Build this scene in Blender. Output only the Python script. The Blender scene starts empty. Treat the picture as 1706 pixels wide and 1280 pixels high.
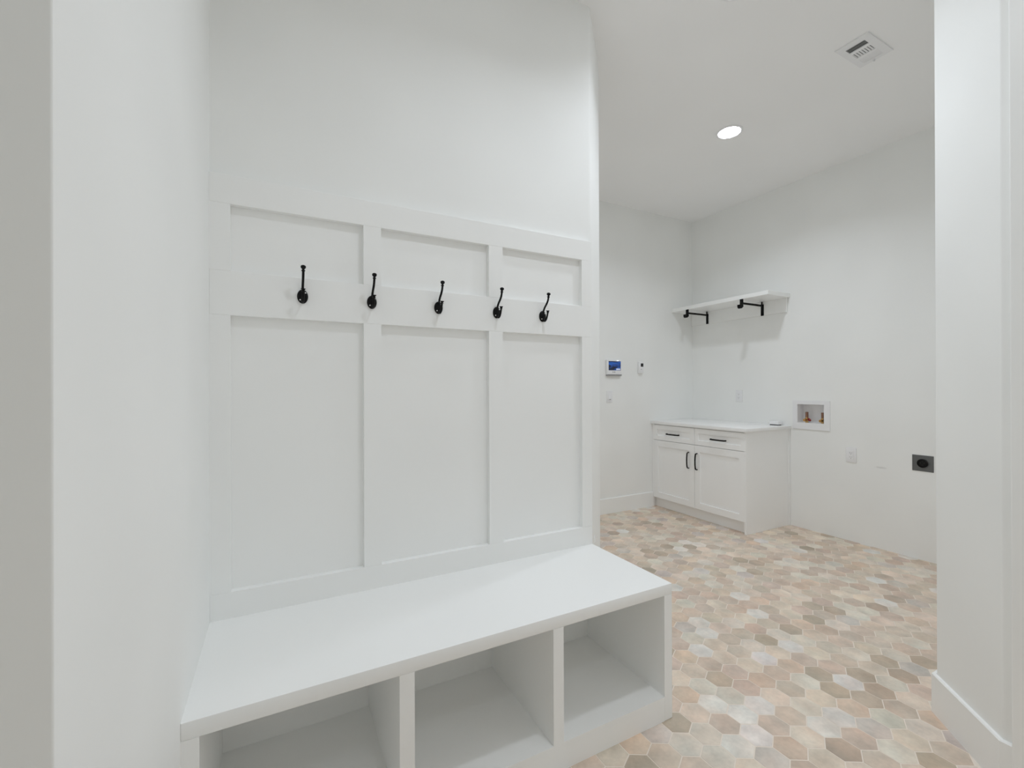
import bpy, bmesh, math, random
from mathutils import Vector, Matrix

S = bpy.context.scene
COL = S.collection

# ------------------------------------------------------------------ camera
CAM_H = 1.265
F_PX, YAW, ROLL, PITCH, CY = 744.29, 0.4827, -0.0032, 0.0012, 644.39
cam_data = bpy.data.cameras.new("camera")
cam_data.sensor_fit = 'HORIZONTAL'
cam_data.sensor_width = 36.0
cam_data.lens = F_PX / 1706.0 * 36.0
cam_data.shift_y = (CY - 640.0) / 1706.0
cam_data.clip_start = 0.02
cam = bpy.data.objects.new("camera", cam_data)
COL.objects.link(cam)
_r0 = Vector((math.cos(YAW), -math.sin(YAW), 0))
_fh = Vector((math.sin(YAW), math.cos(YAW), 0))
_fw = _fh * math.cos(PITCH) + Vector((0, 0, 1)) * math.sin(PITCH)
_d0 = -(Vector((0, 0, 1)) * math.cos(PITCH) - _fh * math.sin(PITCH))
_rt = _r0 * math.cos(ROLL) - _d0 * math.sin(ROLL)
_dn = _r0 * math.sin(ROLL) + _d0 * math.cos(ROLL)
M = Matrix.Identity(4)
for i in range(3):
    M[i][0] = _rt[i]; M[i][1] = -_dn[i]; M[i][2] = -_fw[i]
M[2][3] = CAM_H
cam.matrix_world = M
S.camera = cam

# ------------------------------------------------------------------ world, exposure, lamps' power
world = bpy.data.worlds.new("world"); S.world = world
world.use_nodes = True
world.node_tree.nodes["Background"].inputs[0].default_value = (0.9, 0.95, 1.0, 1)
world.node_tree.nodes["Background"].inputs[1].default_value = 1.2      # overcast daylight outside the open hall door
S.view_settings.view_transform = 'Standard'
S.view_settings.look = 'None'
S.view_settings.exposure = -0.17
S.view_settings.gamma = 1.0
S.view_settings.use_curve_mapping = False
S.cycles.max_bounces = 11; S.cycles.diffuse_bounces = 10; S.cycles.glossy_bounces = 3
S.cycles.adaptive_threshold = 0.1   # white rooms live on interreflection
LAMP = 26.0                     # glow of each ceiling lamp's lens
LAMP_W, HALL_W = 8.3, 5.3       # watts thrown down by the laundry lamp and by the hall lamps
LAMP_SPREAD = 140               # degrees
LAMP_COL = (0.92, 0.985, 1.07, 1)

# ------------------------------------------------------------------ room measures (metres)
XL = -0.195                     # left wall of the bench alcove
YP = 1.718                      # face of the panelling boards
YW = 1.744                      # plaster behind them
XE = 1.333                      # right end of panelling and bench
YBF = 1.231                     # bench front
ZB = 0.5137                     # bench top
XR = 4.14                       # laundry right wall
YB = 3.514                      # laundry back wall
ZC = 3.112                      # ceiling
YH, XH = -1.3, -1.35            # hall behind the camera

# ------------------------------------------------------------------ materials
def mat_base(name):
    m = bpy.data.materials.new(name); m.use_nodes = True
    return m, m.node_tree, m.node_tree.nodes["Principled BSDF"]

def simple(name, col, rough=0.5, metal=0.0, grain=0.0, gscale=300.0, var=0.0, spec=0.5):
    m, nt, b = mat_base(name)
    b.inputs["Base Color"].default_value = (*col, 1)
    b.inputs["Roughness"].default_value = rough
    b.inputs["Metallic"].default_value = metal
    b.inputs["Specular IOR Level"].default_value = spec
    tc = nt.nodes.new("ShaderNodeTexCoord")
    if var:
        n = nt.nodes.new("ShaderNodeTexNoise"); n.inputs["Scale"].default_value = 3.0
        n.inputs["Detail"].default_value = 0.0
        nt.links.new(tc.outputs["Object"], n.inputs["Vector"])
        r = nt.nodes.new("ShaderNodeValToRGB")
        r.color_ramp.elements[0].color = (*[c * (1 - var) for c in col], 1)
        r.color_ramp.elements[1].color = (*[min(1, c * (1 + var)) for c in col], 1)
        r.color_ramp.elements[0].position = 0.3; r.color_ramp.elements[1].position = 0.7
        nt.links.new(n.outputs["Fac"], r.inputs["Fac"])
        nt.links.new(r.outputs["Color"], b.inputs["Base Color"])
    if grain:
        n2 = nt.nodes.new("ShaderNodeTexNoise"); n2.inputs["Scale"].default_value = gscale
        n2.inputs["Detail"].default_value = 2.0
        bp = nt.nodes.new("ShaderNodeBump"); bp.inputs["Strength"].default_value = grain
        bp.inputs["Distance"].default_value = 0.0006
        nt.links.new(tc.outputs["Object"], n2.inputs["Vector"])
        nt.links.new(n2.outputs["Fac"], bp.inputs["Height"])
        nt.links.new(bp.outputs["Normal"], b.inputs["Normal"])
    return m

WALL = (0.90, 0.907, 0.893)
M_wall = simple("wall_paint", WALL, 0.6, var=0.012, spec=0.3)
M_ceil = simple("ceiling_paint", (0.95, 0.95, 0.95), 0.8, var=0.01, spec=0.2)
M_trim = simple("trim_enamel", (0.92, 0.925, 0.913), 0.38, var=0.008)
M_cab = simple("cabinet_lacquer", (0.93, 0.932, 0.927), 0.33, var=0.006)
M_counter = simple("quartz_counter", (0.91, 0.91, 0.905), 0.34, var=0.01)
M_black = simple("black_iron", (0.004, 0.004, 0.004), 0.42, grain=0.1, gscale=500, spec=0.18)
M_blackm = simple("black_matte_metal", (0.006, 0.006, 0.006), 0.5, spec=0.15)
M_screw = simple("steel_screw", (0.75, 0.75, 0.74), 0.25, metal=1.0)
M_plastic = simple("white_plastic", (0.86, 0.86, 0.87), 0.32, var=0.004)
M_pshade = simple("grey_plastic", (0.30, 0.30, 0.30), 0.5)
M_dark = simple("dark_slot", (0.015, 0.015, 0.015), 0.6)
M_steel = simple("brushed_steel_plate", (0.135, 0.14, 0.14), 0.42, metal=0.35, grain=0.1, gscale=200)
M_brass = simple("brass", (0.62, 0.40, 0.17), 0.28, metal=1.0, grain=0.1)
M_copper = simple("copper_pipe", (0.30, 0.17, 0.12), 0.35, metal=0.85)
M_red = simple("red_handle", (0.22, 0.008, 0.010), 0.35)
M_grout = simple("grout", (0.84, 0.75, 0.66), 0.8, var=0.03)
M_caulk = simple("white_caulk", (0.88, 0.88, 0.87), 0.4)
M_duct = simple("duct_dark", (0.02, 0.02, 0.02), 0.8)

def emit(name, col, strength):
    m, nt, b = mat_base(name)
    b.inputs["Base Color"].default_value = (0.8, 0.8, 0.8, 1)
    b.inputs["Emission Color"].default_value = col
    b.inputs["Emission Strength"].default_value = strength
    return m
M_lens = emit("lamp_lens_glow", LAMP_COL, LAMP)

def scuffed_wall():
    """laundry wall paint with the faint grey scuff between the outlets"""
    m = M_wall.copy(); m.name = "wall_paint_scuffed"
    nt = m.node_tree; b = nt.nodes["Principled BSDF"]
    src = b.inputs["Base Color"].links[0].from_socket
    geo = nt.nodes.new("ShaderNodeNewGeometry")
    sub = nt.nodes.new("ShaderNodeVectorMath"); sub.operation = 'SUBTRACT'
    sub.inputs[1].default_value = (XR, 1.742, 0.632)
    div = nt.nodes.new("ShaderNodeVectorMath"); div.operation = 'DIVIDE'
    div.inputs[1].default_value = (1.0, 0.045, 0.009)
    ln = nt.nodes.new("ShaderNodeVectorMath"); ln.operation = 'LENGTH'
    no = nt.nodes.new("ShaderNodeTexNoise"); no.inputs["Scale"].default_value = 90
    add = nt.nodes.new("ShaderNodeMath"); add.operation = 'ADD'
    mp = nt.nodes.new("ShaderNodeMapRange")
    mp.inputs[1].default_value = 0.9; mp.inputs[2].default_value = 1.5
    mp.inputs[3].default_value = 0.3; mp.inputs[4].default_value = 0.0
    mix = nt.nodes.new("ShaderNodeMix"); mix.data_type = 'RGBA'
    mix.inputs[7].default_value = (0.42, 0.42, 0.41, 1)
    L = nt.links.new
    L(geo.outputs["Position"], sub.inputs[0]); L(sub.outputs[0], div.inputs[0])
    L(div.outputs[0], ln.inputs[0]); L(geo.outputs["Position"], no.inputs["Vector"])
    L(ln.outputs["Value"], add.inputs[0]); L(no.outputs["Fac"], add.inputs[1])
    L(add.outputs[0], mp.inputs[0]); L(mp.outputs[0], mix.inputs[0])
    L(src, mix.inputs[6]); L(mix.outputs[2], b.inputs["Base Color"])
    return m
M_wall_scuff = scuffed_wall()

def tile_material(name, per_object):
    m, nt, b = mat_base(name)
    L = nt.links.new
    if per_object:
        src = nt.nodes.new("ShaderNodeObjectInfo").outputs["Color"]
    else:
        a = nt.nodes.new("ShaderNodeAttribute"); a.attribute_name = "tile_colour"
        src = a.outputs["Color"]
    geo = nt.nodes.new("ShaderNodeNewGeometry")
    # shift the clouds from tile to tile by the tile's own colour, so that neighbours do not run into each other
    sc = nt.nodes.new("ShaderNodeVectorMath"); sc.operation = 'SCALE'; sc.inputs[3].default_value = 61.0
    ad = nt.nodes.new("ShaderNodeVectorMath"); ad.operation = 'ADD'
    L(src, sc.inputs[0]); L(sc.outputs[0], ad.inputs[0]); L(geo.outputs["Position"], ad.inputs[1])
    n = nt.nodes.new("ShaderNodeTexNoise"); n.inputs["Scale"].default_value = 11.0
    n.inputs["Detail"].default_value = 2.5; n.inputs["Roughness"].default_value = 0.5
    L(ad.outputs[0], n.inputs["Vector"])
    mp = nt.nodes.new("ShaderNodeMapRange")
    mp.inputs[1].default_value = 0.28; mp.inputs[2].default_value = 0.72
    mp.inputs[3].default_value = 0.84; mp.inputs[4].default_value = 1.14
    L(n.outputs["Fac"], mp.inputs[0])
    n2 = nt.nodes.new("ShaderNodeTexNoise"); n2.inputs["Scale"].default_value = 70.0
    n2.inputs["Detail"].default_value = 4.0
    L(geo.outputs["Position"], n2.inputs["Vector"])
    mp2 = nt.nodes.new("ShaderNodeMapRange")
    mp2.inputs[1].default_value = 0.3; mp2.inputs[2].default_value = 0.7
    mp2.inputs[3].default_value = 0.95; mp2.inputs[4].default_value = 1.05
    L(n2.outputs["Fac"], mp2.inputs[0])
    mu = nt.nodes.new("ShaderNodeMath"); mu.operation = 'MULTIPLY'
    L(mp.outputs[0], mu.inputs[0]); L(mp2.outputs[0], mu.inputs[1])
    v = nt.nodes.new("ShaderNodeVectorMath"); v.operation = 'SCALE'
    L(src, v.inputs[0]); L(mu.outputs[0], v.inputs[3])
    # pink / grey drift inside a tile
    n3 = nt.nodes.new("ShaderNodeTexNoise"); n3.inputs["Scale"].default_value = 8.0
    L(ad.outputs[0], n3.inputs["Vector"])
    mx = nt.nodes.new("ShaderNodeMix"); mx.data_type = 'RGBA'; mx.blend_type = 'MULTIPLY'
    mx.inputs[0].default_value = 1.0
    rp = nt.nodes.new("ShaderNodeValToRGB")
    rp.color_ramp.elements[0].position = 0.35; rp.color_ramp.elements[0].color = (1.02, 0.985, 0.965, 1)
    rp.color_ramp.elements[1].position = 0.65; rp.color_ramp.elements[1].color = (0.97, 1.01, 1.02, 1)
    L(n3.outputs["Fac"], rp.inputs["Fac"])
    L(v.outputs[0], mx.inputs[6]); L(rp.outputs["Color"], mx.inputs[7])
    L(mx.outputs[2], b.inputs["Base Color"])
    b.inputs["Roughness"].default_value = 0.5
    b.inputs["Specular IOR Level"].default_value = 0.35
    return m
M_tile = tile_material("cement_tile", True)
M_tile_far = tile_material("cement_tile_far", False)

def screen_material():
    m, nt, b = mat_base("alarm_screen")
    L = nt.links.new
    tc = nt.nodes.new("ShaderNodeTexCoord")
    w = nt.nodes.new("ShaderNodeTexNoise"); w.inputs["Scale"].default_value = 6.0
    w.inputs["Detail"].default_value = 2.0; w.inputs["Distortion"].default_value = 1.2
    mapn = nt.nodes.new("ShaderNodeMapping"); mapn.inputs["Scale"].default_value = (1.0, 1.0, 3.2)
    L(tc.outputs["Object"], mapn.inputs[0]); L(mapn.outputs[0], w.inputs["Vector"])
    r = nt.nodes.new("ShaderNodeValToRGB")
    e = r.color_ramp.elements
    e[0].position = 0.36; e[0].color = (0.002, 0.006, 0.022, 1)
    e[1].position = 0.66; e[1].color = (0.015, 0.17, 0.72, 1)
    x = e.new(0.5); x.color = (0.006, 0.045, 0.22, 1)
    L(w.outputs["Fac"], r.inputs["Fac"])
    L(r.outputs["Color"], b.inputs["Emission Color"])
    b.inputs["Emission Strength"].default_value = 0.9
    b.inputs["Base Color"].default_value = (0.01, 0.01, 0.012, 1)
    b.inputs["Roughness"].default_value = 0.25
    return m
M_screen = screen_material()
for _m in (M_screen,): _m.cycles.emission_sampling = 'NONE'
M_led = emit("status_light", (0.8, 0.92, 1.0, 1), 1.2)
M_icon = emit("screen_icon", (0.10, 0.20, 0.62, 1), 0.45)
for _m in (M_led, M_icon): _m.cycles.emission_sampling = 'NONE'

# ------------------------------------------------------------------ mesh helpers
def B(): return bmesh.new()

def box(bm, x0, x1, y0, y1, z0, z1):
    xs, ys, zs = sorted((x0, x1)), sorted((y0, y1)), sorted((z0, z1))
    v = [bm.verts.new((x, y, z)) for z in zs for y in ys for x in xs]
    for f in ((0, 2, 3, 1), (4, 5, 7, 6), (0, 1, 5, 4), (2, 6, 7, 3), (0, 4, 6, 2), (1, 3, 7, 5)):
        bm.faces.new([v[i] for i in f])
    return v

def bevel(bm, w, seg=2):
    bmesh.ops.bevel(bm, geom=list(bm.edges), offset=w, offset_type='OFFSET', segments=seg,
                    profile=0.5, affect='EDGES', clamp_overlap=True)
    return bm

def bbox(x0, x1, y0, y1, z0, z1, w=0.0, seg=2):
    bm = B(); box(bm, x0, x1, y0, y1, z0, z1)
    if w: bevel(bm, w, seg)
    return bm

def prism(bm, pts, z0, z1):
    """pts counter-clockwise in plan"""
    lo = [bm.verts.new((x, y, z0)) for x, y in pts]
    hi = [bm.verts.new((x, y, z1)) for x, y in pts]
    n = len(pts)
    bm.faces.new(lo[::-1]); bm.faces.new(hi)
    for i in range(n):
        j = (i + 1) % n
        bm.faces.new((lo[i], lo[j], hi[j], hi[i]))
    return bm

def tube(bm, path, radii, seg=12, side=None, flat=1.0):
    """sweep a ring along path; flat squashes the ring along the second axis"""
    path = [Vector(p) for p in path]
    if not hasattr(radii, '__len__'): radii = [radii] * len(path)
    rings = []
    up = Vector(side) if side else None
    for i, p in enumerate(path):
        t = (path[min(i + 1, len(path) - 1)] - path[max(i - 1, 0)]).normalized()
        if up is None:
            up = Vector((1, 0, 0)) if abs(t.x) < 0.9 else Vector((0, 1, 0))
        a = (up - t * up.dot(t)).normalized(); c = t.cross(a)
        up = a
        rings.append([bm.verts.new(p + (a * math.cos(q) + c * (math.sin(q) * flat)) * radii[i])
                      for q in (2 * math.pi * k / seg for k in range(seg))])
    for r0, r1 in zip(rings, rings[1:]):
        for k in range(seg):
            bm.faces.new((r0[k], r0[(k + 1) % seg], r1[(k + 1) % seg], r1[k]))
    bm.faces.new(rings[0][::-1]); bm.faces.new(rings[-1])
    return bm

def lathe(bm, prof, origin, axis, seg=24):
    """prof: list of (distance along axis, radius); closed with caps"""
    o = Vector(origin); ax = Vector(axis).normalized()
    a = ax.orthogonal().normalized(); c = ax.cross(a)
    rings = []
    for d, r in prof:
        r = max(r, 1e-5)
        rings.append([bm.verts.new(o + ax * d + (a * math.cos(q) + c * math.sin(q)) * r)
                      for q in (2 * math.pi * k / seg for k in range(seg))])
    for r0, r1 in zip(rings, rings[1:]):
        for k in range(seg):
            bm.faces.new((r0[k], r0[(k + 1) % seg], r1[(k + 1) % seg], r1[k]))
    bm.faces.new(rings[0][::-1]); bm.faces.new(rings[-1])
    return bm

def spline(pts, n=8):
    """Catmull-Rom through pts"""
    P = [Vector(p) for p in pts]; P = [2 * P[0] - P[1]] + P + [2 * P[-1] - P[-2]]
    out = []
    for i in range(1, len(P) - 2):
        for k in range(n):
            t = k / n
            a, b_, c, d = P[i - 1], P[i], P[i + 1], P[i + 2]
            out.append(0.5 * ((2 * b_) + (c - a) * t + (2 * a - 5 * b_ + 4 * c - d) * t * t
                              + (3 * b_ - a - 3 * c + d) * t ** 3))
    out.append(P[-2]); return out

def root_of(o):
    p = Vector((0, 0, 0))
    while o is not None:
        p = p + o.location; o = o.parent
    return p

def obj(name, bm, mat, parent=None, base=None, smooth=False):
    """link a bmesh given in world coordinates; base = the origin of a thing that is one mesh"""
    bmesh.ops.recalc_face_normals(bm, faces=bm.faces)
    off = root_of(parent) if parent else Vector(base or (0, 0, 0))
    for v in bm.verts: v.co -= off
    me = bpy.data.meshes.new(name); bm.to_mesh(me); bm.free()
    me.materials.append(mat)
    if smooth:
        for p in me.polygons: p.use_smooth = True
    o = bpy.data.objects.new(name, me); COL.objects.link(o)
    if parent: o.parent = parent
    else: o.location = off
    if smooth:
        try: me.set_sharp_from_angle(angle=math.radians(smooth if smooth > 1 else 40))
        except Exception: pass
    return o

def tag(o, label, cat, group=None):
    o["label"] = label; o["category"] = cat
    if group: o["group"] = group
    return o

def struct(o, label=None):
    o["kind"] = "structure"
    if label: o["label"] = label
    return o

def thing(name, label, cat, loc, group=None):
    o = bpy.data.objects.new(name, None); COL.objects.link(o)
    o.location = loc; o.empty_display_size = 0.1
    return tag(o, label, cat, group)

def copy_tree(o, loc=None, parent=None):
    c = o.copy(); COL.objects.link(c)
    if parent: c.parent = parent
    if loc: c.location = loc
    for ch in list(o.children):
        copy_tree(ch, None, c)
    return c

# ================================================================== THE SETTING
# floor: grout bed with hexagonal cement tiles laid on it (tiles further down)
fb = B(); box(fb, XH - 0.2, XR + 0.15, YH - 0.2, YB + 0.15, -0.12, -0.0009)
floor = struct(obj("floor", fb, M_grout, base=(1.5, 1.2, 0)), "floor of beige, pink and brown hexagonal cement tiles")

ce = bbox(XH - 0.15, 2.14, YH - 0.15, YB + 0.15, ZC, ZC + 0.1); box(ce, 2.14, XR + 0.15, 0.65, YB + 0.15, ZC, ZC + 0.1)
ceiling = struct(obj("ceiling", ce, M_ceil, base=(1.5, 1.2, ZC)), "flat white ceiling")

def edge_round(bm, x, y, w, seg=3):
    """round the vertical edge that stands at x, y"""
    es = [e for e in bm.edges if all(abs(v.co.x - x) < 1e-4 and abs(v.co.y - y) < 1e-4 for v in e.verts)]
    bmesh.ops.bevel(bm, geom=es, offset=w, segments=seg, profile=0.5, affect='EDGES')

# wall behind the bench with its end cut at 45 degrees
w = B(); prism(w, [(XL - 0.7, YW), (1.347, YW), (1.652, 2.056), (1.652, YB + 0.1), (XL - 0.7, YB + 0.1)], 0, ZC)
edge_round(w, 1.347, YW, 0.010); edge_round(w, 1.652, 2.056, 0.012)
struct(obj("wall_middle", w, M_wall, base=(0.5, YW, 0), smooth=30), "white painted wall behind the bench, its right end cut at an angle")

w = B(); prism(w, [(XH - 0.15, 0.597), (XL, 0.597), (XL, YW + 0.001), (XH - 0.15, YW + 0.001)], 0, ZC)
edge_round(w, XL, 0.597, 0.0025)
struct(obj("wall_left", w, M_wall, base=(XL, 1.0, 0), smooth=30), "white wall at the left end of the bench")

w = bbox(1.6, XR + 0.15, YB, YB + 0.15, 0, ZC)
struct(obj("wall_back", w, M_wall, base=(3, YB, 0)), "white back wall of the laundry room")

# right wall, with the hole the washer box sits in
WB_Y0, WB_Y1, WB_Z0, WB_Z1 = 2.143, 2.366, 0.940, 1.107
w = B()
ys = [0.6, WB_Y0, WB_Y1, YB + 0.1]; zs = [0, WB_Z0, WB_Z1, ZC]
for i in range(3):
    for k in range(3):
        if i == 1 and k == 1: continue
        box(w, XR, XR + 0.15, ys[i], ys[i + 1], zs[k], zs[k + 1])
bmesh.ops.remove_doubles(w, verts=w.verts, dist=1e-5)
seen = {}
for f in w.faces:
    c = f.calc_center_median(); seen.setdefault((round(c.x, 4), round(c.y, 4), round(c.z, 4)), []).append(f)
bmesh.ops.delete(w, geom=[f for fs in seen.values() if len(fs) > 1 for f in fs], context='FACES')
struct(obj("wall_right", w, M_wall_scuff, base=(XR, 2.0, 0)), "white right wall of the laundry room with a faint scuff")

# right corner block: hall wall, 45 degree face, laundry front wall
CN = (2.020, 0.531); CF = (2.2535, 0.7715)
DY0, DY1, DZ = -0.52, 0.400, 2.44       # open door in the hall's right wall
w = B(); prism(w, [(CN[0], DY1), (CN[0] + 0.12, DY1), (CN[0] + 0.12, 0.65), (XR + 0.15, 0.65), (XR + 0.15, CF[1]), CF, CN], 0, ZC)
edge_round(w, *CF, 0.010); edge_round(w, *CN, 0.004)
struct(obj("wall_front", w, M_wall, base=(2.3, 0.5, 0), smooth=30), "white wall at the right with an angled corner")
hr = B(); box(hr, CN[0], CN[0] + 0.12, YH - 0.15, DY0, 0, ZC); box(hr, CN[0], CN[0] + 0.12, DY0, DY1, DZ, ZC)
struct(obj("wall_hall_right", hr, M_wall, base=(CN[0], -0.9, 0)), "white hall wall with an open doorway")
# hall behind the camera
struct(obj("wall_hall", bbox(XH - 0.15, CN[0], YH - 0.15, YH, 0, ZC), M_wall, base=(0.3, YH, 0)), "white hall wall opposite the bench")
struct(obj("wall_hall_left", bbox(XH - 0.15, XH, YH, 0.597, 0, ZC), M_wall, base=(XH, -0.3, 0)), "white wall closing the hall")

# baseboards: swept profile with an eased top edge
def baseboard(name, pts, side, label, h=0.1516, t=0.013):
    """pts run along the wall face; side = +1 if the room lies to the left of the walk"""
    bm = B(); P = [Vector((x, y, 0)) for x, y in pts]
    prof = [(0, 0), (t, 0), (t, h - 0.004), (t - 0.004, h), (0, h)]
    nrm = []
    for a, b_ in zip(P, P[1:]):
        d = (b_ - a).normalized(); nrm.append(Vector((-d.y, d.x, 0)) * side)
    rings = []
    for i, p in enumerate(P):
        if i == 0: m = nrm[0]
        elif i == len(P) - 1: m = nrm[-1]
        else:
            m = (nrm[i - 1] + nrm[i]).normalized(); m = m / m.dot(nrm[i])
        rings.append([bm.verts.new(p + m * o + Vector((0, 0, z))) for o, z in prof])
    for r0, r1 in zip(rings, rings[1:]):
        for k in range(len(prof)):
            bm.faces.new((r0[k], r0[(k + 1) % len(prof)], r1[(k + 1) % len(prof)], r1[k]))
    bm.faces.new(rings[0]); bm.faces.new(rings[-1][::-1])
    return struct(obj(name, bm, M_trim, base=(pts[0][0], pts[0][1], 0)), label)

CAB_X, CAB_Y = 3.52, 2.44
baseboard("baseboard_right", [(CN[0], 0.507), CN, CF, (XR, CF[1])], 1, "white baseboard wrapping the angled corner at the right")
baseboard("baseboard_back", [(1.655, YB), (3.53, YB)], -1, "white baseboard along the back wall left of the cabinet")
baseboard("baseboard_left", [(XL, 0.597), (XL, YBF)], -1, "white baseboard on the left wall before the bench")
baseboard("baseboard_middle", [(1.349, YW + 0.002), (1.652, 2.056), (1.652, YB - 0.014)], -1, "white baseboard round the angled end of the bench wall")

# casing at the right edge of the view
cs = bbox(1.999, 2.0195, DY1 + 0.002, 0.507, 0, DZ + 0.10, 0.003)
struct(obj("trim_2", cs, M_trim, base=(2.01, 0.45, 0)), "flat white door casing at the right edge")

# ------------------------------------------------------------------ panelling (board and batten)
pan = bpy.data.objects.new("trim_1", None); COL.objects.link(pan); pan.location = (0.57, YW, ZB)
struct(pan, "white board and batten panelling above the bench")
SX = [(XL, -0.1367), (0.2821, 0.3453), (0.7918, 0.8565), (1.2751, XE)]
RZ = [(ZB, 0.6002), (1.5028, 1.6484), (1.8666, 1.9606)]
E_ = 0.0012
for z0, z1 in RZ:
    rb = bbox(XL, XE, YP, YW, z0, z1)
    es = [e for e in rb.edges if all(abs(v.co.y - YP) < 1e-5 for v in e.verts) and not all(abs(v.co.z - ZB) < 1e-5 for v in e.verts)]
    bmesh.ops.bevel(rb, geom=es, offset=E_, segments=1, affect='EDGES')
    obj("rail", rb, M_trim, pan)
for z0, z1 in ((RZ[0][1], RZ[1][0]), (RZ[1][1], RZ[2][0])):
    for x0, x1 in SX:
        obj("stile", bbox(x0, x1, YP, YW, z0, z1), M_trim, pan)
    for (a0, a1), (b0, b1) in zip(SX, SX[1:]):
        obj("panel", bbox(a1, b0, YW - 0.0035, YW, z0, z1), M_trim, pan)

# ------------------------------------------------------------------ floor tiles
PX, RY = 0.1035, 0.0906        # pitch across, row pitch
HA = (1.741, 0.846)            # a tile centre read off the floor
RAD = (PX - 0.0032) / math.sqrt(3)

def hexmesh(bm, cx, cy, r, z0=-0.008, z1=0.0):
    a = [math.radians(30 + 60 * k) for k in range(6)]
    lo = [bm.verts.new((cx + r * math.cos(q), cy + r * math.sin(q), z0)) for q in a]
    mid = [bm.verts.new((cx + r * math.cos(q), cy + r * math.sin(q), z1 - 0.0007)) for q in a]
    top = [bm.verts.new((cx + (r - 0.0009) * math.cos(q), cy + (r - 0.0009) * math.sin(q), z1)) for q in a]
    fs = [bm.faces.new(top)]
    for k in range(6):
        j = (k + 1) % 6
        fs.append(bm.faces.new((lo[k], lo[j], mid[j], mid[k])))
        fs.append(bm.faces.new((mid[k], mid[j], top[j], top[k])))
    return fs

def seg_hit(a, b, c, d):
    def o(p, q, r): return (q[0] - p[0]) * (r[1] - p[1]) - (q[1] - p[1]) * (r[0] - p[0])
    return o(a, b, c) * o(a, b, d) < 0 and o(c, d, a) * o(c, d, b) < 0

def box_hit(p, b):
    """does the sight line from the camera to floor point p pass through box b"""
    o = (0, 0, CAM_H); d = (p[0], p[1], -CAM_H); t0, t1 = 0.0, 0.999
    for k in range(3):
        if abs(d[k]) < 1e-9: continue
        u, v = (b[2 * k] - o[k]) / d[k], (b[2 * k + 1] - o[k]) / d[k]
        t0, t1 = max(t0, min(u, v)), min(t1, max(u, v))
    return t0 < t1

def in_view(x, y):
    v = Vector((x, y, -CAM_H))
    dep = v.dot(_fw)
    if dep < 0.05: return None
    u = 853 + F_PX * v.dot(_rt) / dep; w_ = CY + F_PX * v.dot(_dn) / dep
    return (u, w_) if -25 < u < 1731 and -25 < w_ < 1305 else None

SIGHT = [((XL, 0.597), (XL, YW)), ((XL, YW), (1.347, YW)), ((1.347, YW), (1.652, 2.056)), (CN, CF), (CF, (XR, CF[1])), ((CN[0], -1), CN)]
BENCH_BOX = (XL, XE, YBF, YP, 0, ZB)
CAB_BOX = (CAB_X, XR, CAB_Y, YB, 0, 0.9)

# albedo palette of the cement tiles
TONE = {'W': (0.82, 0.78, 0.74), 'L': (0.76, 0.70, 0.605), 'B': (0.79, 0.665, 0.55), 'P': (0.635, 0.50, 0.415),
        'D': (0.49, 0.395, 0.305), 'T': (0.72, 0.55, 0.425), 'G': (0.635, 0.57, 0.53), 'M': (0.665, 0.555, 0.455)}
SHARE = {'W': 0.9, 'L': 2.6, 'B': 4.2, 'P': 2.6, 'D': 1.0, 'T': 1.6, 'G': 0.7, 'M': 4.2}
# tiles whose tone the photograph shows plainly, by (row, column)
KEYS = {'D': [(-2, 2), (0, 0), (1, 3), (1, 4), (1, 6), (1, 8), (2, 3), (3, -7), (4, -4), (5, -1), (5, 12), (5, 14), (6, 4), (6, 6), (6, 8), (6, 10)],
        'G': [(-2, 4), (0, 2), (1, -3), (4, -5)],
        'T': [(-1, 4), (1, -2), (1, 2), (4, -6), (4, 1), (4, 3), (5, -3), (7, -1), (9, 5), (9, 7)],
        'M': [(-2, 3), (-1, 0), (2, -5), (2, 0), (2, 11), (3, -6), (3, 1), (3, 5), (3, 7), (3, 8), (3, 10), (4, -7), (4, 7), (4, 8), (6, -1), (6, 2), (10, 3), (10, 6)],
        'L': [(-1, 1), (-1, 3), (0, 3), (2, -4), (2, 1), (2, 8), (2, 10), (3, -5), (3, -4), (3, 2), (3, 6), (4, -1), (5, -2), (5, 8), (5, 10), (6, 3), (8, 1)],
        'P': [(0, 1), (0, 4), (0, 6), (2, -1), (3, -3), (4, 2), (4, 9), (4, 12), (4, 14), (6, 0), (7, 2), (7, 4), (7, 6), (7, 8), (7, 10), (8, 0), (10, 4), (11, 5)],
        'B': [(-1, 2), (0, -1), (1, -1), (2, 2), (3, 0), (4, -3), (5, 1), (6, 1), (7, 1)],
        'W': [(1, 0), (1, 1), (2, -3), (2, -2), (3, -2), (3, -1), (4, -2), (5, 2), (5, 4), (7, 0), (8, 2)]}
KEY = {rc: t for t, rcs in KEYS.items() for rc in rcs}
rng = random.Random(11)
near, rest = [], []
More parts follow.
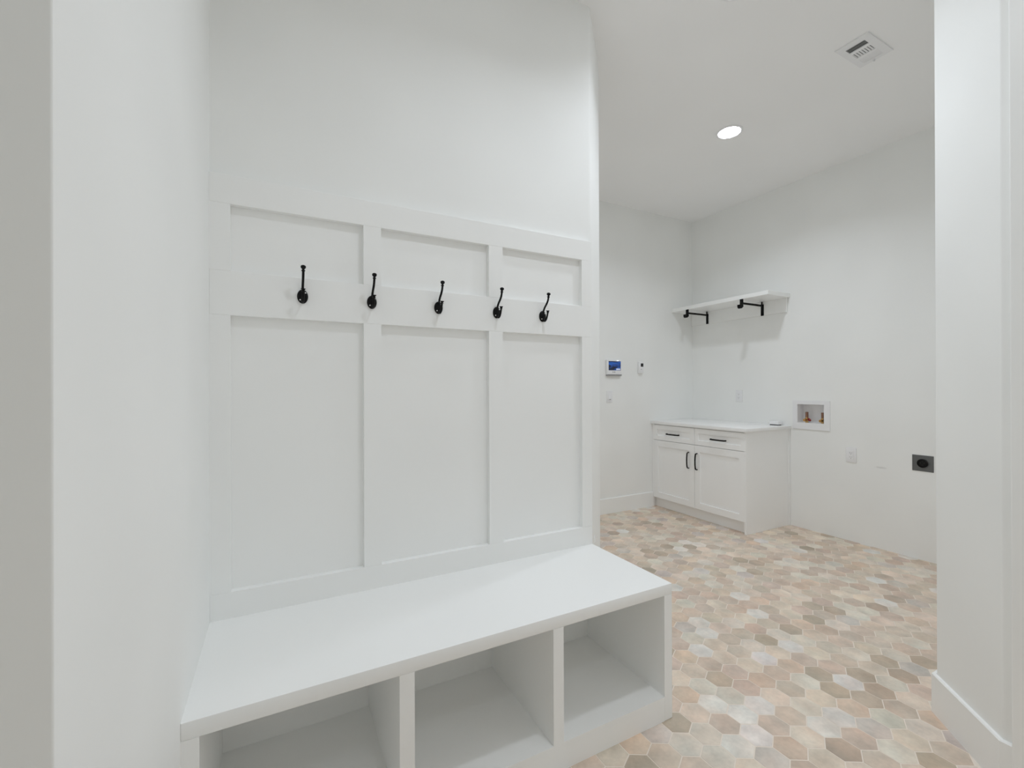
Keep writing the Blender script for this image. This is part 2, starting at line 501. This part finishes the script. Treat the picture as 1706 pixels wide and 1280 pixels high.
for j in range(-26, 31):
    for i in range(-32, 26):
        x = HA[0] + (i + (0.5 if j % 2 else 0)) * PX; y = HA[1] + j * RY
        if not (XH - 0.05 < x < XR + 0.06 and YH - 0.06 < y < YB + 0.06): continue
        if x < 1.25 and y > YW + 0.08: continue
        if x > CN[0] + 0.08 and y < CF[1] - 0.08 and x - CN[0] > (y - CN[1]) + 0.12: continue
        if x < XL - 0.06 and y > 0.66: continue
        if x > CAB_X + 0.15 and y > CAB_Y + 0.08: continue
        tone = rng.choices(list(SHARE), list(SHARE.values()))[0]
        k = rng.uniform(0.94, 1.06)
        c = tuple((0.26 * m_ + 0.74 * q) * k * rng.uniform(0.985, 1.015) for q, m_ in zip(TONE[KEY.get((j, i), tone)], (0.70, 0.595, 0.495)))
        uv = in_view(x, y)
        vis = False
        if uv:
            for qx, qy in ((x, y), (x - 0.045, y), (x + 0.045, y), (x, y - 0.045), (x, y + 0.045)):
                if box_hit((qx, qy), BENCH_BOX) or box_hit((qx, qy), CAB_BOX): continue
                if any(seg_hit((0, 0), (qx, qy), s0, s1) for s0, s1 in SIGHT): continue
                vis = True; break
        d = math.sqrt(x * x + y * y + CAM_H ** 2)
        (near if vis else rest).append((d, x, y, c, (j, i)))
near.sort(); rest += near[300:]; near = near[:300]
hb = B(); hexmesh(hb, 0, 0, RAD)
tme = bpy.data.meshes.new("tile"); hb.to_mesh(tme); hb.free(); tme.materials.append(M_tile)
for d, x, y, c, k in near:
    t = bpy.data.objects.new("tile", tme); COL.objects.link(t)
    t.parent = floor; t.location = Vector((x, y, 0)) - floor.location
    t.color = (*c, 1)
hb = B(); lay = hb.faces.layers.float_color if hasattr(hb.faces.layers, "float_color") else None
cols = []
for d, x, y, c, k in rest:
    fs = hexmesh(hb, x - floor.location.x, y - floor.location.y, RAD)
    cols += [c] * len(fs)
me = bpy.data.meshes.new("distant_tiles"); hb.to_mesh(me); hb.free()
at = me.attributes.new("tile_colour", 'FLOAT_COLOR', 'FACE')
for k, c in enumerate(cols): at.data[k].color = (*c, 1)
me.materials.append(M_tile_far)
ft = bpy.data.objects.new("distant_tiles", me); COL.objects.link(ft); ft.parent = floor
ft["kind"] = "stuff"

# ================================================================== BENCH
be = thing("storage_bench", "long white built-in bench with three open cubbies under the coat hooks", "bench", (0.57, YBF + 0.2, 0))
ZT = 0.4725
G = 0.0
seat = bbox(XL, XE, YBF, YP, ZT, ZB)
es = [e for e in seat.edges if all(abs(v.co.y - YBF) < 1e-5 for v in e.verts) or all(abs(v.co.x - XE) < 1e-5 for v in e.verts)]
bmesh.ops.bevel(seat, geom=es, offset=0.002, segments=2, profile=0.5, affect='EDGES')
obj("seat", seat, M_trim, be, smooth=30)
BX = [(XL + G, -0.160), (0.294, 0.336), (0.795, 0.835), (1.293, XE)]
obj("side_panel", bbox(BX[0][0], BX[0][1], YBF, YP - G, 0.0, ZT), M_trim, be)
obj("side_panel", bbox(BX[3][0], BX[3][1], YBF, YP - G, 0.0, ZT, 0.0012, 1), M_trim, be)
for x0, x1 in BX[1:3]:
    obj("divider", bbox(x0, x1, YBF, YP - 0.012, 0.091, ZT), M_trim, be)
obj("bottom_rail", bbox(BX[0][1], BX[3][0], YBF, YBF + 0.02, 0.0, 0.091), M_trim, be)
for (a0, a1), (b0, b1) in zip(BX, BX[1:]):
    obj("cubby_floor", bbox(a1, b0, YBF + 0.02, YP - 0.012, 0.072, 0.091), M_trim, be)
    obj("cubby_back", bbox(a1, b0, YP - 0.012, YP - G, 0.072, ZT), M_trim, be)

# ================================================================== COAT HOOKS
def make_hook(loc):
    x, y, z = loc     # centre of the oval plate's back, on the rail's face
    t = thing("coat_hook", "", "coat hook", loc, "coat hooks on the panelling rail")
    bm = B()
    n = 28
    prof = [(0.0, 1.0), (0.0035, 1.0), (0.0060, 0.90), (0.0085, 0.72), (0.0105, 0.45), (0.0112, 0.0)]
    rings = []
    for d, s in prof:
        s = max(s, 1e-3)
        rings.append([bm.verts.new((x + 0.0175 * s * math.sin(q), y - d, z + 0.0245 * s * math.cos(q)))
                      for q in (2 * math.pi * k / n for k in range(n))])
    for r0, r1 in zip(rings, rings[1:]):
        for k in range(n): bm.faces.new((r0[k], r0[(k + 1) % n], r1[(k + 1) % n], r1[k]))
    bm.faces.new(rings[0]); bm.faces.new(rings[-1])
    obj("backplate", bm, M_black, t, smooth=50)
    # upper arm: leaves the plate's top, swings out, stands up, ends in a collar and a knob
    bm = B()
    pth = spline([(x, y - d_, z + h_) for d_, h_ in ((0.006, 0.006), (0.0085, 0.018), (0.013, 0.028), (0.022, 0.0385),
                                                     (0.0335, 0.048), (0.0435, 0.059), (0.0490, 0.069), (0.0516, 0.079))], 5)
    m = len(pth)
    tube(bm, pth, [0.0040 + 0.0002 * math.sin(3 * i / m) for i in range(m)], 12, (1, 0, 0))
    arm = obj("upper_arm", bm, M_black, t, smooth=60)
    bm = B()
    lathe(bm, [(0, 0.0040), (0.0010, 0.0060), (0.0034, 0.0064), (0.0046, 0.0044), (0.0062, 0.0036), (0.0080, 0.0046), (0.0100, 0.0068),
               (0.0128, 0.0083), (0.0158, 0.0085), (0.0184, 0.0074), (0.0202, 0.0052), (0.0212, 0.0026), (0.0215, 0)],
          (x, y - 0.0514, z + 0.0765), (0, -0.12, 1), 20)
    obj("knob", bm, M_black, arm, smooth=60)
    # lower prong
    bm = B()
    pth = spline([(x, y - d_, z + h_) for d_, h_ in ((0.005, -0.008), (0.011, -0.0185), (0.0205, -0.0235), (0.0310, -0.0190),
                                                     (0.0385, -0.0080), (0.0430, 0.0035), (0.0450, 0.010))], 5)
    tube(bm, pth, 0.0038, 12, (1, 0, 0))
    pr = obj("lower_prong", bm, M_black, t, smooth=60)
    bm = B()
    lathe(bm, [(0, 0.0038), (0.001, 0.0054), (0.003, 0.0056), (0.0042, 0.0042), (0.0072, 0.0056), (0.0098, 0.0080), (0.0108, 0.0078), (0.0114, 0)],
          (x, y - 0.0448, z + 0.0090), (0, -0.12, 1), 18)
    obj("prong_tip", bm, M_black, pr, smooth=60)
    for dx, dz in ((0.0085, 0.012), (-0.0075, -0.0125)):
        bm = B(); lathe(bm, [(0, 0.0030), (0.0012, 0.0030), (0.0022, 0.0018), (0.0024, 0)], (x + dx, y - 0.0072, z + dz), (0, -1, 0), 12)
        obj("screw", bm, M_screw, t, smooth=50)
    return t
HX = [0.077, 0.311, 0.569, 0.827, 1.056]
HL = ["leftmost black iron coat hook, above the left panel",
      "second black coat hook from the left, in front of the first inner batten",
      "middle black coat hook of the five, above the centre panel",
      "fourth black coat hook from the left, in front of the second inner batten",
      "rightmost black iron coat hook, above the right panel"]
hook = make_hook((HX[0], YP, 1.583)); hook["label"] = HL[0]
for hx, hl in zip(HX[1:], HL[1:]):
    h = copy_tree(hook, (hx, YP, 1.583)); h["label"] = hl

# curl of loose caulk at the panelling's right end
bm = B()
tube(bm, spline([(1.3385, YP - 0.001, 0.5150), (1.336, YP - 0.007, 0.5185), (1.338, YP - 0.0125, 0.526), (1.340, YP - 0.010, 0.534),
                 (1.3405, YP - 0.006, 0.545), (1.343, YP - 0.0035, 0.556)], 6), 0.0022, 8, (1, 0, 0), 0.6)
tag(obj("caulk_curl", bm, M_caulk, base=(1.3385, YP - 0.001, ZB), smooth=60),
    "small curl of loose white caulk at the bench's back right corner", "caulk")

# ================================================================== CEILING LAMPS
def make_lamp(loc, label):
    x, y, z = loc
    t = thing("recessed_light", label, "ceiling light", loc, "recessed ceiling lights")
    bm = B(); lathe(bm, [(0.0, 0.070), (0.0, 0.090), (0.003, 0.0905), (0.006, 0.086), (0.007, 0.0785), (0.005, 0.0745), (0.0, 0.0735)], (x, y, z), (0, 0, -1), 48)
    obj("trim_ring", bm, M_plastic, t, smooth=50)
    bm = B(); lathe(bm, [(0.0005, 0.0745), (0.0055, 0.0742), (0.0075, 0.066), (0.009, 0.045), (0.0096, 0.02), (0.0098, 0)], (x, y, z), (0, 0, -1), 32)
    obj("lens", bm, M_lens, t, smooth=60)
    ld = bpy.data.lights.new("downlight", 'AREA'); ld.shape = 'DISK'; ld.size = 0.145
    ld.energy = LAMP_W; ld.color = LAMP_COL[:3]; ld.spread = math.radians(LAMP_SPREAD)
    lo = bpy.data.objects.new("downlight", ld); COL.objects.link(lo); lo.parent = t; lo.location = (0, 0, -0.0105)
    return t
lamp = make_lamp((2.905, 2.134, ZC), "lit round recessed light in the laundry ceiling, the one wholly in view")
l2 = copy_tree(lamp, (1.876, 1.328, ZC)); l2["label"] = "round recessed light at the top edge, only its glow showing"
l3 = copy_tree(lamp, (0.93, 0.72, ZC)); l3["label"] = "round recessed light in the ceiling in front of the bench"

l_fill = copy_tree(lamp, (0.55, -0.80, ZC)); l_fill["label"] = "added round fill light in the hall ceiling, unseen behind the camera"  # added lamp out of view, only fills the bench and cubbies with light
hd = bpy.data.lights[0].copy(); hd.name = "hall_downlight"; hd.energy = HALL_W      # hall lamps set weaker to balance the brightness
for l_ in (l2, l3):
    for ch in l_.children:
        if ch.type == 'LIGHT': ch.data = hd
hd2 = hd.copy(); hd2.energy = 2.6
for ch in l_fill.children:
    if ch.type == 'LIGHT': ch.data = hd2

# ================================================================== CEILING REGISTER
VX0, VX1, VY0, VY1 = 2.724, 2.990, 1.193, 1.350
vt = thing("air_vent", "white louvred air register in the laundry ceiling", "vent", ((VX0 + VX1) / 2, (VY0 + VY1) / 2, ZC))
IX0, IX1, IY0, IY1 = 2.766, 2.962, 1.229, 1.319
bm = B()
zt, zb_, zm = ZC - 0.0005, ZC - 0.0065, ZC - 0.002
for (x0, x1, y0, y1) in ((VX0, IX0, VY0, VY1), (IX1, VX1, VY0, VY1), (IX0, IX1, VY0, IY0), (IX0, IX1, IY1, VY1),
                         (2.8125, 2.8335, IY0, IY1), (2.8855, 2.907, IY0, IY1)):
    box(bm, x0, x1, y0, y1, zb_, zt)
obj("faceplate", bm, M_plastic, vt)
obj("duct_dark_sheet", bbox(IX0, IX1, IY0, IY1, ZC - 0.0009, ZC - 0.0003), M_duct, vt)  # black sheet on the ceiling, paints the dark seen between the louvres
def slat(x0, x1, y0, y1, ax, tilt):
    """thin blade, long in the other axis, tilted about it"""
    bm = B(); box(bm, x0, x1, y0, y1, -0.0005, 0.0005)
    c = Vector(((x0 + x1) / 2, (y0 + y1) / 2, 0))
    bmesh.ops.rotate(bm, verts=bm.verts, cent=c, matrix=Matrix.Rotation(math.radians(tilt), 3, ax))
    bmesh.ops.translate(bm, verts=bm.verts, vec=(0, 0, ZC - 0.0042))
    obj("louvre", bm, M_plastic, vt)
for k in range(4):
    xx = 2.7735 + k * 0.0115; slat(xx - 0.0028, xx + 0.0028, IY0, IY1, 'Y', -48)
for k in range(8):
    yy = IY0 + 0.0005 + k * (IY1 - IY0 - 0.001) / 7; slat(2.8335, 2.8855, yy - 0.0042, yy + 0.0042, 'X', -24)
for k in range(4):
    xx = 2.9135 + k * 0.0135; slat(xx - 0.0062, xx + 0.0062, IY0, IY1, 'Y', 24)
obj("lever", bbox(2.974, 2.980, 1.272, 1.280, ZC - 0.020, ZC - 0.006, 0.001), M_plastic, vt)

# ================================================================== CABINET
cb = thing("base_cabinet", "white shaker base cabinet with two drawers and two doors in the corner", "cabinet", (3.85, 2.97, 0))
YEND = YB - 0.0015
CX1 = XR - 0.0015
obj("body", bbox(CAB_X + 0.020, CX1, CAB_Y + 0.018, YEND, 0.10, 0.874), M_cab, cb)
obj("end_panel", bbox(CAB_X + 0.001, CX1, CAB_Y, CAB_Y + 0.018, 0.0, 0.874, 0.0008, 1), M_cab, cb)
obj("scribe_strip", bbox(CX1 - 0.020, CX1, CAB_Y - 0.006, CAB_Y - 0.0002, 0.0, 0.874, 0.001, 1), M_cab, cb)
obj("toe_kick", bbox(3.570, 3.586, CAB_Y + 0.018, YEND, 0.0, 0.100), M_cab, cb)
obj("filler", bbox(CAB_X + 0.004, CAB_X + 0.020, 3.492, YEND, 0.10, 0.874), M_cab, cb)
def shaker(name, y0, y1, z0, z1, rail):
    """frame with a sunken panel, front face at CAB_X"""
    bm = B(); xf, xb, xp = CAB_X, CAB_X + 0.0195, CAB_X + 0.010
    o = [(y0, z0), (y1, z0), (y1, z1), (y0, z1)]
    i_ = [(y0 + rail, z0 + rail), (y1 - rail, z0 + rail), (y1 - rail, z1 - rail), (y0 + rail, z1 - rail)]
    s = 0.0015
    j_ = [(y0 + rail + s, z0 + rail + s), (y1 - rail - s, z0 + rail + s), (y1 - rail - s, z1 - rail - s), (y0 + rail + s, z1 - rail - s)]
    e = 0.0015
    fo = [bm.verts.new((xf + e, *p)) for p in o]; bo = [bm.verts.new((xb, *p)) for p in o]
    oi = [(y0 + e, z0 + e), (y1 - e, z0 + e), (y1 - e, z1 - e), (y0 + e, z1 - e)]
    fe = [bm.verts.new((xf, *p)) for p in oi]
    fi = [bm.verts.new((xf, *p)) for p in i_]; pi_ = [bm.verts.new((xp, *p)) for p in j_]
    for k in range(4):
        l = (k + 1) % 4
        bm.faces.new((bo[k], bo[l], fo[l], fo[k])); bm.faces.new((fo[k], fo[l], fe[l], fe[k]))
        bm.faces.new((fe[k], fe[l], fi[l], fi[k])); bm.faces.new((fi[k], fi[l], pi_[l], pi_[k]))
    bm.faces.new(pi_); bm.faces.new(bo[::-1])
    return obj(name, bm, M_cab, cb)
def pull(parent, y, z, vertical):
    bm = B(); hl = 0.076; x = CAB_X
    prof = [(-hl, 0.0), (-hl * 0.985, 0.014), (-hl * 0.90, 0.0235), (-hl * 0.5, 0.0285), (0, 0.030), (hl * 0.5, 0.0285), (hl * 0.90, 0.0235), (hl * 0.985, 0.014), (hl, 0.0)]
    pts = [((x - d + 0.001), y, z + s) if vertical else ((x - d + 0.001), y + s, z) for s, d in prof]
    tube(bm, spline(pts, 5), 0.0068, 10, (0, 1, 0) if vertical else (0, 0, 1), 0.75)
    o = obj("handle", bm, M_blackm, parent, smooth=60); o["label"] = "black arched pull"; return o
YS = 2.9705
gp = 0.0016
for nm, y0, y1 in (("r", CAB_Y + 0.004, YS), ("l", YS, 3.491)):
    dr = shaker("drawer", y0 + gp, y1 - gp, 0.7095, 0.866, 0.045)
    pull(dr, (y0 + y1) / 2, 0.782, False)
    do = shaker("door", y0 + gp, y1 - gp, 0.104, 0.7055, 0.060)
    pull(do, YS - 0.030 if nm == "r" else YS + 0.066, 0.553, True)

ct = bbox(3.500, CX1 + 0.0005, 2.422, YEND, 0.8745, 0.906, 0.003)
tag(obj("countertop", ct, M_counter, base=(3.8, 2.97, 0.8745), smooth=30), "thin white quartz countertop lying on the corner cabinet", "countertop")

# small white box on the counter
pk = thing("plastic_box", "small flat white box lying near the counter's right end", "box", (4.085, 2.535, 0.906))
def rbox(x0, x1, y0, y1, z0, z1, r, ev):
    bm = B(); box(bm, x0, x1, y0, y1, z0, z1)
    es = [e for e in bm.edges if abs(e.verts[0].co.z - e.verts[1].co.z) > 1e-6]
    bmesh.ops.bevel(bm, geom=es, offset=r, segments=5, profile=0.5, affect='EDGES')
    if ev:
        es = [e for e in bm.edges if abs(e.verts[0].co.z - z1) < 1e-6 and abs(e.verts[1].co.z - z1) < 1e-6]
        bmesh.ops.bevel(bm, geom=es, offset=ev, segments=2, profile=0.5, affect='EDGES')
    return bm
obj("body", rbox(4.045, 4.125, 2.488, 2.582, 0.914, 0.944, 0.016, 0.004), M_plastic, pk, smooth=40)
obj("base", rbox(4.052, 4.118, 2.496, 2.574, 0.906, 0.914, 0.014, 0), M_dark, pk, smooth=40)

# ================================================================== SHELF WITH BRACKETS
sh = thing("wall_shelf", "white wall shelf above the corner cabinet", "shelf", (3.98, 2.97, 2.075))
obj("shelf_board", bbox(3.812, CX1, 2.430, YEND, 2.075, 2.112, 0.002), M_trim, sh)
obj("wall_cleat", bbox(4.121, CX1, 2.452, YEND, 1.945, 2.0748, 0.001, 1), M_trim, sh)
def make_bracket(y, label):
    xw = 4.1205
    t = thing("shelf_bracket", label, "bracket", (xw, y, 2.03), "brackets under the wall shelf")
    obj("wall_plate", bbox(xw - 0.005, xw, y - 0.014, y + 0.014, 1.942, 2.050, 0.001, 1), M_blackm, t)
    obj("upper_web", bbox(xw - 0.014, xw - 0.005, y - 0.005, y + 0.005, 2.046, 2.0745), M_blackm, t)
    obj("arm", bbox(3.816, xw - 0.004, y - 0.0065, y + 0.0065, 2.029, 2.046, 0.001, 1), M_blackm, t)
    obj("front_post", bbox(3.804, 3.818, y - 0.0145, y + 0.0145, 2.000, 2.0745, 0.0015, 1), M_blackm, t)
    bm = B()   # rod cradle: half-round cup with a solid end, in front of the post
    cx, cz, n = 3.789, 2.020, 14
    pts = [(cx + 0.0195, cz)] + [(cx + 0.0195 * math.cos(math.radians(-q)), cz + 0.0195 * math.sin(math.radians(-q)) - 0.014) for q in [180 * k / n for k in range(n + 1)]] + [(cx - 0.0195, cz)]
    inn = [(cx + 0.015, cz)] + [(cx + 0.015 * math.cos(math.radians(-q)), cz + 0.015 * math.sin(math.radians(-q)) - 0.014) for q in [180 * k / n for k in range(n + 1)]] + [(cx - 0.015, cz)]
    ra = [[bm.verts.new((px_, yy, pz_)) for px_, pz_ in pts] for yy in (y - 0.0145, y + 0.0145)]
    ri = [[bm.verts.new((px_, yy, pz_)) for px_, pz_ in inn] for yy in (y - 0.0115, y + 0.0145)]
    m_ = len(pts)
    for k in range(m_ - 1):
        bm.faces.new((ra[0][k], ra[0][k + 1], ra[1][k + 1], ra[1][k]))
        bm.faces.new((ri[0][k], ri[1][k], ri[1][k + 1], ri[0][k + 1]))
        bm.faces.new((ra[1][k], ra[1][k + 1], ri[1][k + 1], ri[1][k]))
    bm.faces.new(ra[0]); bm.faces.new(ri[0])
    bm.faces.new((ra[0][0], ra[1][0], ri[1][0], ri[0][0])); bm.faces.new((ra[0][-1], ri[0][-1], ri[1][-1], ra[1][-1]))
    bm.faces.new((ra[0][0], ri[0][0], ri[0][-1], ra[0][-1]))
    obj("rod_cradle", bm, M_blackm, t, smooth=40)
    return t
br = make_bracket(3.300, "black iron shelf bracket nearer the back wall's corner")
b2 = copy_tree(br, (4.1205, 2.680, 2.03)); b2["label"] = "black iron shelf bracket nearer the shelf's free right end"

# ================================================================== BACK WALL DEVICES
mo = thing("alarm_panel", "white alarm touch panel with lit blue screen on the back wall", "touch panel", (2.99, YB, 1.39))
yf = YB - 0.028
obj("housing", bbox(2.893, 3.083, yf, YB - 0.0005, 1.385, 1.535, 0.006, 3), M_plastic, mo, smooth=40)
obj("screen", bbox(2.912, 3.066, yf - 0.0012, yf + 0.002, 1.430, 1.522), M_screen, mo)
obj("icon", bbox(3.008, 3.060, yf - 0.0018, yf - 0.001, 1.434, 1.449), M_icon, mo)
obj("status_light", bbox(3.015, 3.040, yf - 0.0010, yf + 0.002, 1.5245, 1.5305), M_led, mo)
obj("speaker_bar", bbox(2.895, 3.081, yf - 0.0015, YB - 0.004, 1.377, 1.3905, 0.002, 1), M_pshade, mo)
obj("button", bbox(2.962, 2.975, yf - 0.002, yf + 0.002, 1.409, 1.417, 0.001, 1), M_pshade, mo)
obj("button", bbox(2.983, 2.996, yf - 0.002, yf + 0.002, 1.409, 1.417, 0.001, 1), M_pshade, mo)

th = thing("thermostat", "small white upright thermostat with dark display on the back wall", "thermostat", (3.35, YB, 1.405))
yf = YB - 0.024
obj("housing", bbox(3.317, 3.381, yf, YB - 0.0005, 1.405, 1.524, 0.004, 2), M_plastic, th, smooth=40)
obj("display", bbox(3.341, 3.375, yf - 0.001, yf + 0.002, 1.474, 1.508), M_dark, th)
for k, zz in enumerate((1.458, 1.444)):
    obj("button", bbox(3.344, 3.354, yf - 0.0015, yf + 0.001, zz, zz + 0.006, 0.0008, 1), M_pshade if k else M_plastic, th)

sw = thing("light_switch", "white rocker light switch below the alarm panel", "switch", (2.943, YB, 1.108))
yf = YB - 0.006
obj("plate", bbox(2.906, 2.980, yf, YB - 0.0003, 1.108, 1.226, 0.0025, 2), M_plastic, sw, smooth=40)
bm = B()
v = [bm.verts.new(p) for p in ((2.926, yf, 1.134), (2.960, yf, 1.134), (2.960, yf, 1.200), (2.926, yf, 1.200),
                               (2.926, yf - 0.006, 1.138), (2.960, yf - 0.006, 1.138), (2.960, yf - 0.0015, 1.200), (2.926, yf - 0.0015, 1.200))]
for f in ((0, 1, 2, 3), (4, 7, 6, 5), (0, 4, 5, 1), (2, 6, 7, 3), (0, 3, 7, 4), (1, 5, 6, 2)): bm.faces.new([v[k] for k in f])
obj("rocker", bm, M_plastic, sw)
obj("locator_mark", bbox(2.934, 2.952, yf - 0.0065, yf - 0.004, 1.1385, 1.1425), M_pshade, sw)

# ================================================================== RIGHT WALL OUTLETS
def duplex(y, z, label, group):
    t = thing("wall_outlet", label, "outlet", (XR, y, z - 0.06), group)
    xf = XR - 0.0065
    obj("plate", bbox(xf, XR - 0.0003, y - 0.037, y + 0.037, z - 0.060, z + 0.060, 0.0025, 2), M_plastic, t, smooth=40)
    r = obj("receptacle", bbox(xf - 0.0022, xf + 0.001, y - 0.017, y + 0.017, z - 0.034, z + 0.034, 0.001, 1), M_plastic, t)
    for dz in (-0.017, 0.017):
        for dy, hh in ((0.0065, 0.0042), (-0.0065, 0.0034)):
            obj("slot", bbox(xf - 0.0026, xf - 0.001, y + dy - 0.0013, y + dy + 0.0013, z + dz + 0.002 - hh, z + dz + 0.002 + hh), M_pshade, r)
        bm = B(); lathe(bm, [(0, 0.0026), (0.0006, 0.0026), (0.0007, 0)], (xf - 0.0021, y, z + dz - 0.0085), (-1, 0, 0), 10)
        obj("ground_hole", bm, M_pshade, r)
    return t
o1 = duplex(1.943, 0.7025, "white duplex outlet low on the wall between washer box and dryer outlet", "white wall outlets")
o2 = copy_tree(o1, (XR, 2.941, 1.109)); o2["label"] = "white duplex outlet above the countertop"

# dryer outlet: grey steel plate, black round receptacle
do = thing("dryer_outlet", "dark grey steel dryer outlet with a round black socket", "outlet", (XR, 1.487, 0.645))
yc, zc = 1.487, 0.703
obj("plate", bbox(XR - 0.004, XR - 0.0003, yc - 0.061, yc + 0.061, zc - 0.058, zc + 0.058, 0.001, 1), M_steel, do)
bm = B(); lathe(bm, [(0, 0.031), (0.009, 0.031), (0.0105, 0.029), (0.0105, 0.025), (0.0080, 0.024), (0.0080, 0)], (XR - 0.0038, yc, zc), (-1, 0, 0), 36)
so = obj("socket", bm, M_black, do, smooth=40)
for (dy, dz, w_, h_) in ((0.011, 0.003, 0.0018, 0.007), (-0.011, 0.003, 0.0018, 0.007), (0, -0.012, 0.005, 0.0018), (0, 0.014, 0.004, 0.0025)):
    obj("slot", bbox(XR - 0.0122, XR - 0.0116, yc + dy - w_, yc + dy + w_, zc + dz - h_, zc + dz + h_), M_dark, so)

# washer supply box: flange, recess, two brass valves
wb = thing("washer_box", "white recessed washer supply box with brass valves in the wall", "supply box", (XR, 2.2535, 0.884))
bm = B()
FY0, FY1, FZ0, FZ1 = 2.098, 2.407, 0.884, 1.137
for (y0, y1, z0, z1) in ((FY0, WB_Y0 + 0.002, FZ0, FZ1), (WB_Y1 - 0.002, FY1, FZ0, FZ1), (WB_Y0 + 0.002, WB_Y1 - 0.002, FZ0, WB_Z0 + 0.002), (WB_Y0 + 0.002, WB_Y1 - 0.002, WB_Z1 - 0.002, FZ1)):
    box(bm, XR - 0.009, XR - 0.0003, y0, y1, z0, z1)
obj("flange", bm, M_plastic, wb)
bm = B(); D = 0.088; tk = 0.0015
y0, y1, z0, z1 = WB_Y0 + 0.0005, WB_Y1 - 0.0005, WB_Z0 + 0.0005, WB_Z1 - 0.0005
box(bm, XR - 0.001, XR + D, y0, y0 + tk, z0, z1); box(bm, XR - 0.001, XR + D, y1 - tk, y1, z0, z1)
box(bm, XR - 0.001, XR + D, y0 + tk, y1 - tk, z0, z0 + tk); box(bm, XR - 0.001, XR + D, y0 + tk, y1 - tk, z1 - tk, z1)
box(bm, XR + D - tk, XR + D, y0 + tk, y1 - tk, z0 + tk, z1 - tk)
obj("recess", bm, M_plastic, wb)
def valve(y, red):
    x = XR + 0.040; zb0 = WB_Z0 + 0.002
    bm = B(); lathe(bm, [(0, 0.013), (0.010, 0.013), (0.010, 0.011), (0.018, 0.011), (0.020, 0.0155), (0.036, 0.0155), (0.038, 0.012), (0.046, 0.012), (0.046, 0.0)], (x, y, zb0), (0, 0, 1), 16)
    tube(bm, [(x, y, zb0 + 0.024), (x - 0.034, y + 0.004, zb0 + 0.021)], [0.010, 0.0125], 14)
    vb = obj("valve", bm, M_brass, wb, smooth=40)
    bm = B(); lathe(bm, [(0, 0.0120), (0.046, 0.0120), (0.048, 0.0100), (0.048, 0)], (x, y, zb0 + 0.046), (0, 0, 1), 16)
    obj("arrestor_pipe", bm, M_copper, vb, smooth=40)
    bm = B(); lathe(bm, [(0, 0.0085), (0.003, 0.0085), (0.003, 0.0055), (0.0, 0.005)], (x - 0.034, y + 0.004, zb0 + 0.021), (-1, 0.12, -0.09), 14)
    obj("hose_thread", bm, M_brass, vb, smooth=40)
    bm = B()
    tube(bm, [(x - 0.006, y - 0.008, zb0 + 0.030), (x - 0.010, y - 0.020, zb0 + 0.029), (x - 0.013, y - 0.034, zb0 + 0.022), (x - 0.013, y - 0.040, zb0 + 0.016)],
         [0.009, 0.013, 0.012, 0.006], 10, (0, 0, 1), 0.45)
    h = obj("valve_handle", bm, M_red if red else M_blackm, vb, smooth=50)
    h["label"] = "red lever" if red else "dark lever"
valve(2.310, True); valve(2.179, False)
